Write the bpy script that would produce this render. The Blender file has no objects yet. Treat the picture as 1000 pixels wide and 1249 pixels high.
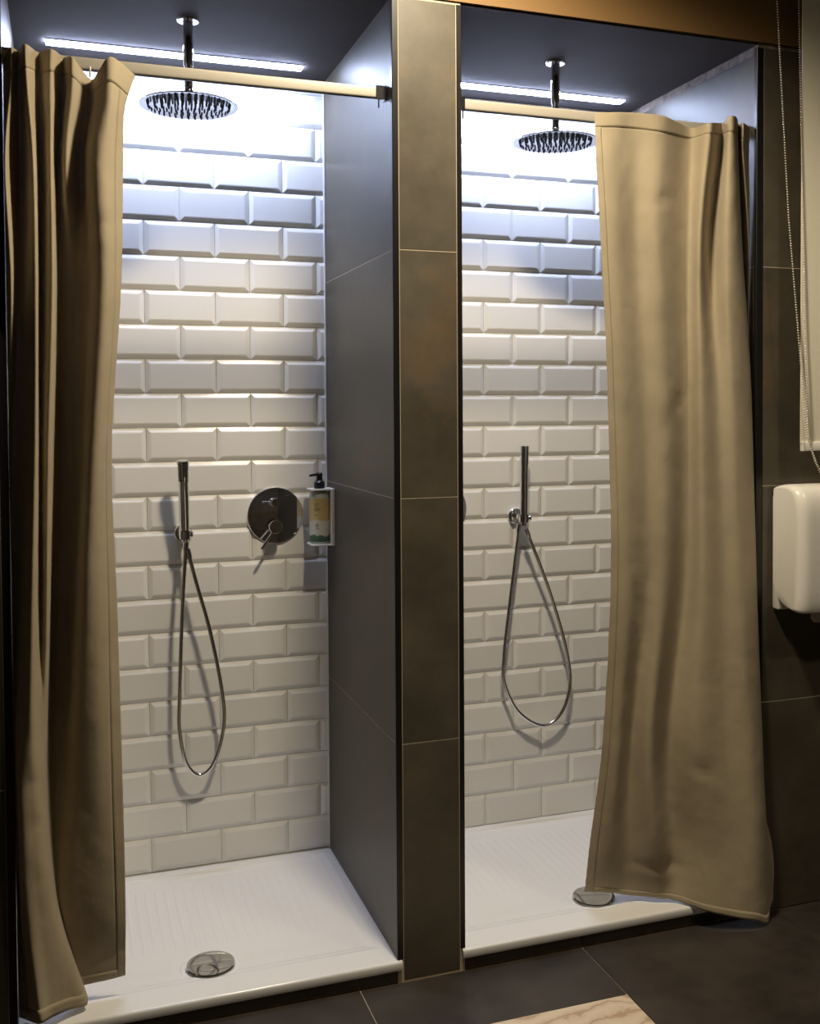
import bpy, bmesh, math, random
from mathutils import Vector, Matrix, noise

random.seed(7)
scene = bpy.context.scene
COL = scene.collection

# ---------------------------------------------------------------- camera
cam_data = bpy.data.cameras.new('camera')
cam = bpy.data.objects.new('camera', cam_data)
COL.objects.link(cam)
cam_data.sensor_fit = 'HORIZONTAL'
cam_data.sensor_width = 36.0
cam_data.lens = 1276.678 * 36.0 / 1000.0
cam_data.shift_x = (500.0 - 532.946) / 1000.0
cam_data.shift_y = (536.875 - 624.5) / 1000.0
cam_data.clip_start = 0.02
CR = Vector((0.94321764, -0.33213141, -0.00540561))
CU = Vector((0.01454419, 0.02503526, 0.99958076))
CF = Vector((0.33185684, 0.94290082, -0.02844428))
M = Matrix.Identity(4)
for i in range(3):
    M[i][0] = CR[i]; M[i][1] = CU[i]; M[i][2] = -CF[i]
M[0][3], M[1][3], M[2][3] = -0.74656, -2.41358, 1.41251
cam.matrix_world = M
scene.camera = cam

# ---------------------------------------------------------------- world and exposure
world = bpy.data.worlds.new('world')
scene.world = world
world.use_nodes = True
world.node_tree.nodes['Background'].inputs[0].default_value = (0.9, 0.8, 0.65, 1)
world.node_tree.nodes['Background'].inputs[1].default_value = 0.0
scene.view_settings.view_transform = 'Standard'
scene.view_settings.look = 'None'
scene.view_settings.exposure = 0.13
scene.view_settings.gamma = 1.0
scene.view_settings.use_curve_mapping = False

LED_STRENGTH = 116.0                      # stall LED diffusers
LED_COLOR = (0.60, 0.70, 1.0, 1)
SPOT_WATT = 142.0                         # warm ceiling downlight; the added fill lamp takes a share
SPOT_COLOR = (1.0, 0.85, 0.62)

# ---- measured control points (metres)
CURTAIN_R = [[(0.537, 0.0, 2.171), (0.579, -0.006, 2.175), (0.653, -0.002, 2.181), (0.734, -0.01, 2.177), (0.842, 0.034, 2.168), (0.852, -0.042, 2.162), (0.93, 0.02, 2.185), (0.905, -0.05, 2.182), (0.928, -0.046, 2.183), (0.99, 0.03, 2.188), (0.959, -0.034, 2.173), (1.022, 0.024, 2.18)],
  [(0.537, 0.0, 2.1), (0.578, -0.008, 2.102), (0.653, 0.002, 2.106), (0.728, -0.012, 2.1), (0.839, 0.03, 2.108), (0.849, -0.04, 2.103), (0.929, 0.022, 2.119), (0.902, -0.05, 2.104), (0.932, -0.044, 2.108), (0.992, 0.03, 2.122), (0.963, -0.03, 2.096), (1.02, 0.024, 2.104)],
  [(0.553, 0.0, 1.833), (0.594, -0.009, 1.834), (0.66, 0.01, 1.84), (0.714, -0.014, 1.839), (0.828, 0.028, 1.85), (0.831, -0.026, 1.843), (0.899, 0.022, 1.853), (0.902, -0.044, 1.843), (0.956, -0.03, 1.848), (1.007, 0.035, 1.86), (1.003, 0.0, 1.854), (1.041, 0.03, 1.861)],
  [(0.572, 0.0, 1.454), (0.611, -0.012, 1.454), (0.682, 0.006, 1.454), (0.738, -0.012, 1.454), (0.827, 0.026, 1.454), (0.839, -0.022, 1.453), (0.899, -0.01, 1.454), (0.933, -0.034, 1.453), (1.0, -0.01, 1.454), (1.03, 0.02, 1.454), (1.055, 0.035, 1.454), (1.082, 0.05, 1.455)],
  [(0.581, 0.0, 0.984), (0.623, -0.016, 0.984), (0.69, 0.006, 0.977), (0.74, -0.01, 0.976), (0.826, 0.03, 0.966), (0.845, -0.022, 0.972), (0.911, -0.02, 0.968), (0.954, -0.04, 0.968), (1.019, -0.016, 0.961), (1.054, 0.02, 0.954), (1.078, 0.035, 0.95), (1.103, 0.05, 0.947)],
  [(0.573, 0.03, 0.545), (0.611, 0.01, 0.547), (0.665, 0.04, 0.532), (0.694, -0.008, 0.543), (0.772, 0.034, 0.522), (0.826, -0.025, 0.533), (0.91, -0.035, 0.527), (0.974, -0.055, 0.526), (1.035, -0.025, 0.51), (1.064, 0.01, 0.497), (1.093, 0.03, 0.488), (1.119, 0.05, 0.479)],
  [(0.552, 0.065, 0.249), (0.598, 0.04, 0.252), (0.668, 0.055, 0.236), (0.721, 0.008, 0.247), (0.797, 0.04, 0.224), (0.856, -0.02, 0.239), (0.926, -0.05, 0.24), (0.981, -0.072, 0.241), (1.031, -0.05, 0.225), (1.058, -0.022, 0.21), (1.072, -0.018, 0.207), (1.054, -0.016, 0.209)],
  [(0.55, 0.09, 0.11), (0.604, 0.075, 0.107), (0.678, 0.08, 0.087), (0.744, 0.045, 0.083), (0.793, 0.025, 0.077), (0.846, -0.035, 0.066), (0.916, -0.065, 0.05), (0.975, -0.08, 0.038), (1.021, -0.068, 0.018), (1.05, -0.04, 0.041), (1.07, -0.025, 0.061), (1.053, -0.025, 0.07)]]
CURTAIN_L = [[(-0.88, 0.03, 2.186), (-0.847, -0.036, 2.175), (-0.837, 0.03, 2.191), (-0.82, -0.054, 2.179), (-0.796, 0.025, 2.19), (-0.77, -0.018, 2.186), (-0.744, 0.03, 2.186), (-0.728, -0.036, 2.167), (-0.689, 0.03, 2.144), (-0.671, -0.018, 2.154), (-0.648, -0.04, 2.175), (-0.597, 0.0, 2.153)],
  [(-0.882, 0.03, 2.111), (-0.85, -0.036, 2.095), (-0.838, 0.03, 2.11), (-0.818, -0.054, 2.093), (-0.797, 0.02, 2.111), (-0.772, -0.022, 2.102), (-0.749, 0.03, 2.112), (-0.73, -0.027, 2.097), (-0.695, 0.03, 2.085), (-0.679, -0.014, 2.083), (-0.652, -0.04, 2.087), (-0.621, -0.009, 2.072)],
  [(-0.886, 0.012, 1.941), (-0.862, -0.036, 1.932), (-0.839, 0.08, 1.96), (-0.809, -0.036, 1.936), (-0.797, 0.06, 1.958), (-0.774, -0.019, 1.943), (-0.761, 0.07, 1.963), (-0.744, 0.0, 1.949), (-0.713, 0.07, 1.967), (-0.694, -0.017, 1.949), (-0.664, -0.034, 1.947), (-0.625, 0.012, 1.96)],
  [(-0.89, 0.012, 1.681), (-0.856, -0.024, 1.678), (-0.842, 0.03, 1.684), (-0.808, -0.038, 1.678), (-0.8, 0.028, 1.686), (-0.774, -0.03, 1.68), (-0.762, 0.07, 1.692), (-0.738, 0.084, 1.694), (-0.706, 0.07, 1.693), (-0.689, -0.014, 1.685), (-0.664, -0.034, 1.683), (-0.633, 0.012, 1.689)],
  [(-0.899, 0.012, 1.331), (-0.877, 0.04, 1.33), (-0.854, 0.04, 1.329), (-0.815, -0.038, 1.331), (-0.805, 0.008, 1.329), (-0.786, -0.024, 1.33), (-0.771, 0.08, 1.326), (-0.75, 0.1, 1.325), (-0.724, 0.08, 1.325), (-0.71, -0.014, 1.328), (-0.686, -0.031, 1.329), (-0.657, 0.012, 1.327)],
  [(-0.904, 0.012, 0.979), (-0.885, 0.04, 0.972), (-0.863, 0.04, 0.971), (-0.827, -0.041, 0.983), (-0.809, 0.0, 0.974), (-0.795, -0.019, 0.977), (-0.785, 0.09, 0.956), (-0.764, 0.1, 0.953), (-0.745, 0.08, 0.955), (-0.728, -0.012, 0.971), (-0.694, -0.026, 0.971), (-0.65, 0.012, 0.961)],
  [(-0.91, 0.012, 0.624), (-0.881, 0.075, 0.599), (-0.861, -0.018, 0.628), (-0.833, -0.04, 0.632), (-0.813, -0.02, 0.623), (-0.805, 0.03, 0.605), (-0.795, 0.067, 0.591), (-0.782, 0.075, 0.587), (-0.766, 0.06, 0.59), (-0.743, 0.015, 0.603), (-0.696, -0.006, 0.604), (-0.644, 0.015, 0.59)],
  [(-0.914, 0.012, 0.356), (-0.873, 0.04, 0.337), (-0.85, -0.035, 0.367), (-0.82, -0.035, 0.362), (-0.796, -0.015, 0.349), (-0.788, 0.02, 0.332), (-0.785, 0.05, 0.318), (-0.78, 0.055, 0.315), (-0.772, 0.045, 0.318), (-0.742, 0.03, 0.32), (-0.69, 0.025, 0.314), (-0.64, 0.04, 0.299)],
  [(-0.897, 0.012, 0.094), (-0.85, 0.03, 0.074), (-0.822, -0.045, 0.103), (-0.798, -0.012, 0.094), (-0.761, 0.014, 0.089), (-0.728, 0.03, 0.083), (-0.726, 0.05, 0.094), (-0.734, 0.065, 0.107), (-0.731, 0.07, 0.109), (-0.713, 0.07, 0.11), (-0.681, 0.07, 0.111), (-0.641, 0.07, 0.115)]]
HOSE_L = [(-0.434, 0.645, 1.033), (-0.448, 0.638, 0.832), (-0.457, 0.648, 0.594), (-0.458, 0.652, 0.498), (-0.44, 0.656, 0.399), (-0.403, 0.658, 0.358), (-0.361, 0.656, 0.39), (-0.332, 0.652, 0.497), (-0.338, 0.645, 0.607), (-0.37, 0.638, 0.779), (-0.406, 0.64, 0.918), (-0.429, 0.645, 1.014)]
HOSE_R = [(0.611, 0.655, 1.04), (0.573, 0.65, 0.784), (0.556, 0.655, 0.626), (0.559, 0.66, 0.54), (0.609, 0.662, 0.439), (0.696, 0.662, 0.385), (0.763, 0.66, 0.424), (0.79, 0.655, 0.52), (0.773, 0.65, 0.636), (0.721, 0.645, 0.802), (0.667, 0.64, 0.938), (0.63, 0.64, 1.025)]

# ---------------------------------------------------------------- helpers
def link(o, parent=None):
    COL.objects.link(o)
    if parent is not None:
        o.parent = parent
    return o

def mesh_obj(name, verts, faces, mat, parent=None, smooth=False):
    me = bpy.data.meshes.new(name)
    me.from_pydata([tuple(v) for v in verts], [], faces)
    me.update()
    if mat: me.materials.append(mat)
    if smooth:
        for p in me.polygons: p.use_smooth = True
    return link(bpy.data.objects.new(name, me), parent)

def bm_obj(name, bm, mat, parent=None, smooth=False, autosmooth=None):
    bmesh.ops.recalc_face_normals(bm, faces=bm.faces[:])
    me = bpy.data.meshes.new(name)
    bm.to_mesh(me); bm.free()
    if mat: me.materials.append(mat)
    if smooth:
        for p in me.polygons: p.use_smooth = True
        if autosmooth:
            try: me.set_sharp_from_angle(angle=math.radians(autosmooth))
            except Exception: pass
    return link(bpy.data.objects.new(name, me), parent)

def thing(name, label, cat, loc=(0, 0, 0), group=None):
    o = bpy.data.objects.new(name, None)
    o.empty_display_size = 0.05
    o.location = loc
    o['label'] = label; o['category'] = cat
    if group: o['group'] = group
    return link(o)

def tag(o, label, cat, group=None):
    o['label'] = label; o['category'] = cat
    if group: o['group'] = group
    return o

def struct(o, label, cat):
    o['kind'] = 'structure'; o['label'] = label; o['category'] = cat
    return o

def bm_box(bm, x0, x1, y0, y1, z0, z1, bevel=0.0, seg=1):
    vs = [bm.verts.new((x, y, z)) for z in (z0, z1) for y in (y0, y1) for x in (x0, x1)]
    f = [(0, 2, 3, 1), (4, 5, 7, 6), (0, 1, 5, 4), (1, 3, 7, 5), (3, 2, 6, 7), (2, 0, 4, 6)]
    fs = [bm.faces.new([vs[i] for i in q]) for q in f]
    if bevel > 0:
        es = list({e for fc in fs for e in fc.edges})
        bmesh.ops.bevel(bm, geom=es, offset=bevel, segments=seg, affect='EDGES', profile=0.5)

def box(name, x0, x1, y0, y1, z0, z1, mat, parent=None, bevel=0.0, seg=1, smooth=False):
    bm = bmesh.new()
    bm_box(bm, x0, x1, y0, y1, z0, z1, bevel, seg)
    return bm_obj(name, bm, mat, parent, smooth, 40 if smooth else None)

def bm_lathe(bm, prof, origin, axis, seg=32):
    """prof: list of (radius, distance along axis)."""
    a = Vector(axis).normalized()
    t = Vector((0, 0, 1)) if abs(a.z) < 0.9 else Vector((1, 0, 0))
    u = a.cross(t).normalized(); w = a.cross(u)
    o = Vector(origin); rings = []
    for r, d in prof:
        c = o + a * d
        if r < 1e-6:
            rings.append([bm.verts.new(c)])
        else:
            rings.append([bm.verts.new(c + (u * math.cos(2 * math.pi * i / seg) + w * math.sin(2 * math.pi * i / seg)) * r) for i in range(seg)])
    for A, B in zip(rings, rings[1:]):
        if len(A) == 1 and len(B) == 1: continue
        for i in range(seg):
            j = (i + 1) % seg
            if len(A) == 1: bm.faces.new((A[0], B[i], B[j]))
            elif len(B) == 1: bm.faces.new((A[i], B[0], A[j]))
            else: bm.faces.new((A[i], B[i], B[j], A[j]))

def lathe(name, prof, origin, axis, mat, parent=None, seg=32, auto=35):
    bm = bmesh.new()
    bm_lathe(bm, prof, origin, axis, seg)
    return bm_obj(name, bm, mat, parent, True, auto)

def catmull(p, n):
    out = []
    for i in range(len(p) - 1):
        p0 = Vector(p[max(i - 1, 0)]); p1 = Vector(p[i]); p2 = Vector(p[i + 1]); p3 = Vector(p[min(i + 2, len(p) - 1)])
        for k in range(n):
            t = k / n
            out.append(0.5 * ((2 * p1) + (p2 - p0) * t + (2 * p0 - 5 * p1 + 4 * p2 - p3) * t * t + (3 * p1 - p0 - 3 * p2 + p3) * t ** 3))
    out.append(Vector(p[-1]))
    return out

def tube(name, pts, r, mat, parent=None, seg=10, rib=0.0):
    bm = bmesh.new()
    rings = []; n = len(pts)
    up = Vector((0, 1, 0))
    for i, p in enumerate(pts):
        t = (pts[min(i + 1, n - 1)] - pts[max(i - 1, 0)]).normalized()
        a = t.cross(up)
        a = a.normalized() if a.length > 1e-4 else Vector((1, 0, 0))
        b = t.cross(a).normalized()
        rr = r * (1 + (rib if i % 2 else -rib))
        rings.append([bm.verts.new(p + (a * math.cos(2 * math.pi * k / seg) + b * math.sin(2 * math.pi * k / seg)) * rr) for k in range(seg)])
    for A, B in zip(rings, rings[1:]):
        for k in range(seg):
            j = (k + 1) % seg
            bm.faces.new((A[k], A[j], B[j], B[k]))
    bm.faces.new(rings[0]); bm.faces.new(rings[-1])
    return bm_obj(name, bm, mat, parent, True, 60)

# ---------------------------------------------------------------- materials
def mat(name, color, rough=0.5, metal=0.0, **kw):
    m = bpy.data.materials.new(name); m.use_nodes = True
    b = m.node_tree.nodes['Principled BSDF']
    b.inputs['Base Color'].default_value = (*color, 1)
    b.inputs['Roughness'].default_value = rough
    b.inputs['Metallic'].default_value = metal
    for k, v in kw.items(): b.inputs[k].default_value = v
    return m

def nodes(m): return m.node_tree.nodes, m.node_tree.links, m.node_tree.nodes['Principled BSDF']

def ramp(N, stops):
    r = N.new('ShaderNodeValToRGB')
    while len(r.color_ramp.elements) < len(stops): r.color_ramp.elements.new(0.5)
    for e, (p, c) in zip(r.color_ramp.elements, stops):
        e.position = p; e.color = (*c, 1) if len(c) == 3 else c
    return r

def noise_tex(N, L, scale, detail=4, vec=None, rough=0.55):
    t = N.new('ShaderNodeTexNoise'); t.inputs['Scale'].default_value = scale
    t.inputs['Detail'].default_value = detail; t.inputs['Roughness'].default_value = rough
    if vec is not None: L.new(vec, t.inputs['Vector'])
    return t

def oxide_tile(name, dark, mid, rust, rough=0.42):
    """large format porcelain: brown grey oxide with cloudy wear and rust patches"""
    m = mat(name, mid, rough); N, L, b = nodes(m)
    geo = N.new('ShaderNodeNewGeometry')
    oi = N.new('ShaderNodeObjectInfo')
    add = N.new('ShaderNodeVectorMath'); add.operation = 'ADD'
    mul = N.new('ShaderNodeVectorMath'); mul.operation = 'SCALE'; mul.inputs['Scale'].default_value = 9.0
    comb = N.new('ShaderNodeCombineXYZ')
    for i in range(3): L.new(oi.outputs['Random'], comb.inputs[i])
    L.new(comb.outputs[0], mul.inputs[0])
    L.new(geo.outputs['Position'], add.inputs[0]); L.new(mul.outputs[0], add.inputs[1])
    v = add.outputs[0]
    n1 = noise_tex(N, L, 5.5, 7, v, 0.62)
    r1 = ramp(N, [(0.36, dark), (0.56, mid), (0.7, tuple(min(1, c * 1.25) for c in mid))])
    L.new(n1.outputs['Fac'], r1.inputs[0])
    n2 = noise_tex(N, L, 3.2, 9, v, 0.7)
    r2 = ramp(N, [(0.56, (0, 0, 0)), (0.72, (0.55, 0.55, 0.55))]); L.new(n2.outputs['Fac'], r2.inputs[0])
    mx = N.new('ShaderNodeMix'); mx.data_type = 'RGBA'
    L.new(r2.outputs['Color'], mx.inputs['Factor']); L.new(r1.outputs['Color'], mx.inputs[6]); mx.inputs[7].default_value = (*rust, 1)
    L.new(mx.outputs[2], b.inputs['Base Color'])
    n3 = noise_tex(N, L, 90, 3, v)
    rr = N.new('ShaderNodeMapRange'); rr.inputs['To Min'].default_value = rough - 0.07; rr.inputs['To Max'].default_value = rough + 0.1
    L.new(n1.outputs['Fac'], rr.inputs['Value']); L.new(rr.outputs[0], b.inputs['Roughness'])
    bp = N.new('ShaderNodeBump'); bp.inputs['Strength'].default_value = 0.08; bp.inputs['Distance'].default_value = 0.002
    L.new(n3.outputs['Fac'], bp.inputs['Height']); L.new(bp.outputs[0], b.inputs['Normal'])
    return m

M_OXIDE = oxide_tile('oxide_tile', (0.062, 0.053, 0.038), (0.086, 0.074, 0.053), (0.165, 0.095, 0.038), 0.43)
M_SIDE = M_OXIDE
M_FLOOR = oxide_tile('floor_tile_dark', (0.030, 0.025, 0.022), (0.048, 0.040, 0.034), (0.07, 0.045, 0.032), 0.38)
M_GROUT = mat('grout_beige', (0.50, 0.42, 0.30), 0.9)
M_WGROUT = mat('grout_white', (0.62, 0.60, 0.55), 0.85)
M_SEAL = mat('white_sealant', (0.8, 0.8, 0.8), 0.5)
M_MORTAR = mat('raw_mortar', (0.22, 0.17, 0.14), 0.95)
N, L, b = nodes(M_MORTAR)
g = N.new('ShaderNodeNewGeometry'); nt = noise_tex(N, L, 35, 8, g.outputs['Position'], 0.7)
rm = ramp(N, [(0.3, (0.10, 0.07, 0.05)), (0.7, (0.36, 0.30, 0.27))]); L.new(nt.outputs['Fac'], rm.inputs[0]); L.new(rm.outputs[0], b.inputs['Base Color'])
M_TRIM = mat('black_edge_profile', (0.008, 0.008, 0.009), 0.35)
M_CERAMIC = mat('white_glazed_ceramic', (0.74, 0.72, 0.68), 0.2)
N, L, b = nodes(M_CERAMIC)
oi = N.new('ShaderNodeObjectInfo'); rc = ramp(N, [(0, (0.78, 0.77, 0.74)), (1, (0.84, 0.83, 0.80))])
L.new(oi.outputs['Random'], rc.inputs[0]); L.new(rc.outputs[0], b.inputs['Base Color'])
g = N.new('ShaderNodeNewGeometry'); nt = noise_tex(N, L, 14, 2, g.outputs['Position'])
bp = N.new('ShaderNodeBump'); bp.inputs['Strength'].default_value = 0.05; bp.inputs['Distance'].default_value = 0.004
L.new(nt.outputs['Fac'], bp.inputs['Height']); L.new(bp.outputs[0], b.inputs['Normal'])
M_ACRYLIC = mat('white_acrylic', (0.85, 0.85, 0.85), 0.16)
M_CHROME = mat('chrome', (0.80, 0.80, 0.82), 0.05, 1.0)
M_CHROME2 = mat('chrome_satin', (0.82, 0.83, 0.86), 0.16, 1.0)
M_HOSE = mat('metal_hose', (0.72, 0.71, 0.70), 0.2, 1.0)
M_RUBBER = mat('dark_rubber', (0.02, 0.021, 0.024), 0.45)
M_BLACK = mat('black_plastic', (0.010, 0.010, 0.011), 0.3)
M_GREYCEIL = mat('grey_ceiling_paint', (0.17, 0.155, 0.155), 0.8, **{'Specular IOR Level': 0.2})
N, L, b = nodes(M_GREYCEIL)
g = N.new('ShaderNodeNewGeometry'); nt = noise_tex(N, L, 4, 5, g.outputs['Position'])
rm = ramp(N, [(0.3, (0.050, 0.044, 0.044)), (0.7, (0.064, 0.056, 0.056))]); L.new(nt.outputs['Fac'], rm.inputs[0]); L.new(rm.outputs[0], b.inputs['Base Color'])
M_BROWN = mat('brown_paint', (0.23, 0.130, 0.045), 0.6)
M_ROOMCEIL = mat('room_ceiling_paint', (0.25, 0.21, 0.16), 0.8)
M_RAIL = mat('beige_rail', (0.40, 0.372, 0.315), 0.45)
M_WHITE = mat('white_plastic', (0.90, 0.88, 0.82), 0.28)
M_WHITE2 = mat('white_coated_metal', (0.80, 0.78, 0.75), 0.4)
M_GREYPL = mat('grey_smoked_plastic', (0.16, 0.15, 0.14), 0.25)
M_PAPER = mat('paper_towel', (0.70, 0.68, 0.63), 0.9)
M_BLIND = mat('blind_fabric', (0.90, 0.86, 0.70), 0.85)
M_LED = mat('led_diffuser', (0.9, 0.9, 0.9), 0.5)
N, L, b = nodes(M_LED)
b.inputs['Emission Color'].default_value = LED_COLOR; b.inputs['Emission Strength'].default_value = LED_STRENGTH
M_BEAD = mat('bead_chain_metal', (0.75, 0.70, 0.60), 0.35, 0.4)
M_ALU = mat('aluminium_profile', (0.6, 0.6, 0.62), 0.4, 1.0)
M_LENS = mat('spot_lens', (1, 1, 1), 0.4)
N, L, b = nodes(M_LENS)
b.inputs['Emission Color'].default_value = (*SPOT_COLOR, 1); b.inputs['Emission Strength'].default_value = 12.0

# travertine floor tile
M_BEIGE = mat('travertine_tile', (0.55, 0.42, 0.27), 0.4)
N, L, b = nodes(M_BEIGE)
g = N.new('ShaderNodeNewGeometry')
w = N.new('ShaderNodeTexWave'); w.inputs['Scale'].default_value = 7; w.inputs['Distortion'].default_value = 9; w.inputs['Detail'].default_value = 5
w.bands_direction = 'Y'; w.inputs['Detail Scale'].default_value = 1.4
L.new(g.outputs['Position'], w.inputs['Vector'])
rm = ramp(N, [(0.0, (0.50, 0.35, 0.22)), (0.10, (0.66, 0.52, 0.37)), (0.6, (0.71, 0.58, 0.42)), (1.0, (0.74, 0.61, 0.45))])
L.new(w.outputs['Fac'], rm.inputs[0]); L.new(rm.outputs[0], b.inputs['Base Color'])

# curtain cloth: woven, slightly translucent
def cloth(name, color, trans=0.22):
    m = mat(name, color, 0.75); N, L, b = nodes(m)
    b.inputs['Sheen Weight'].default_value = 0.15
    b.inputs['Specular IOR Level'].default_value = 0.3
    g = N.new('ShaderNodeNewGeometry')
    nt = noise_tex(N, L, 9, 6, g.outputs['Position'], 0.6)
    rm = ramp(N, [(0.3, tuple(c * 0.9 for c in color)), (0.7, tuple(c * 1.08 for c in color))]); L.new(nt.outputs['Fac'], rm.inputs[0])
    L.new(rm.outputs[0], b.inputs['Base Color'])
    n2 = noise_tex(N, L, 30, 4, g.outputs['Position'])
    mp = N.new('ShaderNodeMapping'); mp.inputs['Scale'].default_value = (900, 900, 300); L.new(g.outputs['Position'], mp.inputs[0])
    n3 = noise_tex(N, L, 1, 2, mp.outputs[0])
    b1 = N.new('ShaderNodeBump'); b1.inputs['Strength'].default_value = 0.35; b1.inputs['Distance'].default_value = 0.004; L.new(n2.outputs['Fac'], b1.inputs['Height'])
    b2 = N.new('ShaderNodeBump'); b2.inputs['Strength'].default_value = 0.25; b2.inputs['Distance'].default_value = 0.0006; L.new(n3.outputs['Fac'], b2.inputs['Height'])
    L.new(b1.outputs[0], b2.inputs['Normal']); L.new(b2.outputs[0], b.inputs['Normal'])
    tr = N.new('ShaderNodeBsdfTranslucent'); tr.inputs[0].default_value = (0.40, 0.35, 0.31, 1)
    mx = N.new('ShaderNodeMixShader'); mx.inputs[0].default_value = trans
    L.new(b.outputs[0], mx.inputs[1]); L.new(tr.outputs[0], mx.inputs[2])
    L.new(mx.outputs[0], N['Material Output'].inputs['Surface'])
    return m
M_CLOTH = cloth('khaki_curtain_cloth', (0.49, 0.412, 0.282), 0.2)

# ================================================================ THE SETTING
FZ = 0.0136            # floor level
D = 0.7096             # back wall plane
CEIL = 2.40
XL, XR = -0.87, 1.03   # outer stall walls
PL, PR = -0.006, 0.170 # partition faces
TRAYTOP = 0.068

# ---- floor
fl = struct(box('floor', -2.2, 2.6, -3.6, 0.0, FZ - 0.06, FZ - 0.003, M_GROUT), 'dark brown large format tiled floor with beige stone inlay', 'floor')
xs = [-2.2] + [-0.102 + 0.597 * k for k in range(-3, 5)] + [2.6]
ys = [0.0, -0.235] + [-0.235 - 0.597 * k for k in range(1, 6)] + [-3.6]
ysl = ys
ysr = [0.0] + [-0.597 * k for k in range(1, 7)] + [-3.6]
for i in range(len(xs) - 1):
    ys = ysr if xs[i] > 0.4 else ysl
    for j in range(len(ys) - 1):
        g = 0.0014
        beige = i == 4 and j == 1
        y1 = ys[j] - (0.004 if j == 0 else g)
        if xs[i+1]-xs[i] < 0.01 or ys[j]-ys[j+1] < 0.01: continue
        o = box('floor_tile', xs[i] + g, xs[i + 1] - g, ys[j + 1] + g, y1, FZ - 0.0029, FZ, M_BEIGE if beige else M_FLOOR, fl, 0.0006)
        if beige and j == 1: o['label'] = 'beige travertine floor tile'

# ---- back wall with bevelled metro tiles
wb = struct(box('wall_back', XL - 0.12, XR + 0.12, D, D + 0.12, FZ - 0.06, CEIL + 0.05, M_WGROUT), 'back wall of both showers in white bevelled metro tiles', 'wall')
box('mortar_band', XL, PL, D - 0.003, D, 2.386, CEIL, M_MORTAR, wb)
box('mortar_band', PR, XR, D - 0.003, D, 2.386, CEIL, M_MORTAR, wb)
TX, TZ = 0.20096, 0.09948
_cache = {}
def metro_mesh(w, h, bl, br, bt, bb):
    key = (round(w, 4), round(h, 4), bl, br, bt, bb)
    if key in _cache: return _cache[key]
    B, E, H = 0.0125, 0.0035, 0.0090
    x0, x1, z0, z1 = -w / 2, w / 2, -h / 2, h / 2
    ix0 = x0 + (B if bl else 0); ix1 = x1 - (B if br else 0)
    iz0 = z0 + (B if bb else 0); iz1 = z1 - (B if bt else 0)
    def dep(l): return H if not l else E
    v = [(x0, 0, z0), (x1, 0, z0), (x1, 0, z1), (x0, 0, z1),
         (x0, -E, z0), (x1, -E, z0), (x1, -E, z1), (x0, -E, z1)]
    # corners on a cut side keep the full depth
    def rel(cx, cz):
        return E
    v2 = [(ix0, -H, iz0), (ix1, -H, iz0), (ix1, -H, iz1), (ix0, -H, iz1)]
    # rounded crest: a second narrow ring before the flat face
    R = 0.0018
    ax0 = ix0 - (R if bl else 0); ax1 = ix1 + (R if br else 0)
    az0 = iz0 - (R if bb else 0); az1 = iz1 + (R if bt else 0)
    bx0 = ix0 + (R if bl else 0); bx1 = ix1 - (R if br else 0)
    bz0 = iz0 + (R if bb else 0); bz1 = iz1 - (R if bt else 0)
    sl = (H - E) / B
    ring_a = [(ax0, -H + R * sl, az0), (ax1, -H + R * sl, az0), (ax1, -H + R * sl, az1), (ax0, -H + R * sl, az1)]
    ring_b = [(bx0, -H, bz0), (bx1, -H, bz0), (bx1, -H, bz1), (bx0, -H, bz1)]
    v += ring_a + ring_b
    f = []
    for k in range(4):
        j = (k + 1) % 4
        f += [(k, j, 4 + j, 4 + k), (4 + k, 4 + j, 8 + j, 8 + k), (8 + k, 8 + j, 12 + j, 12 + k)]
    f.append((12, 13, 14, 15))
    me = bpy.data.meshes.new('metro_tile')
    me.from_pydata(v, [], f); me.update()
    me.materials.append(M_CERAMIC)
    _cache[key] = me
    return me

def metro_wall(x0, x1, ztop, zbot, zref, rowref, u0, joint_rows):
    """joint_rows(row) -> offset (0 or 1) of the vertical joints in that row, in half tiles"""
    G = 0.0006
    row = rowref - 40
    while True:
        zt = zref - (row - rowref) * TZ; zb = zt - TZ
        if zt <= zbot + 0.004: break
        if zb < ztop - 0.004:
            t, bo = min(zt, ztop), max(zb, zbot)
            off = joint_rows(row)
            k = -30
            while True:
                a = u0 + (2 * k + off) * TX / 2; c = a + TX
                if a > x1 - 0.004: break
                if c > x0 + 0.004:
                    l, r = max(a, x0), min(c, x1)
                    me = metro_mesh(r - l - 2 * G, t - bo - 2 * G, a >= x0, c <= x1, zt <= ztop, zb >= zbot)
                    o = bpy.data.objects.new('metro_tile', me)
                    o.location = ((l + r) / 2, D, (t + bo) / 2)
                    o.rotation_euler = (math.radians(random.gauss(0, 0.14)), 0, math.radians(random.gauss(0, 0.10)))
                    link(o, wb)
                k += 1
        row += 1
metro_wall(XL + 0.002, PL - 0.002, 2.386, TRAYTOP + 0.002, 2.16205, 2, -0.03374, lambda r: 1 if r % 2 == 0 else 0)
metro_wall(PR + 0.002, XR - 0.002, 2.386, TRAYTOP + 0.002, 2.05796, 3, 0.5107, lambda r: 1 if r % 2 == 1 else 0)

for sx, sd in ((XL, 1), (PL, -1), (PR, 1), (XR, -1)):
    a, c = (sx, sx + 0.004) if sd > 0 else (sx - 0.004, sx)
    box('sealant_bead', a, c, D - 0.0125, D - 0.004, TRAYTOP, 2.38, M_SEAL, wb, 0.001)
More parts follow.
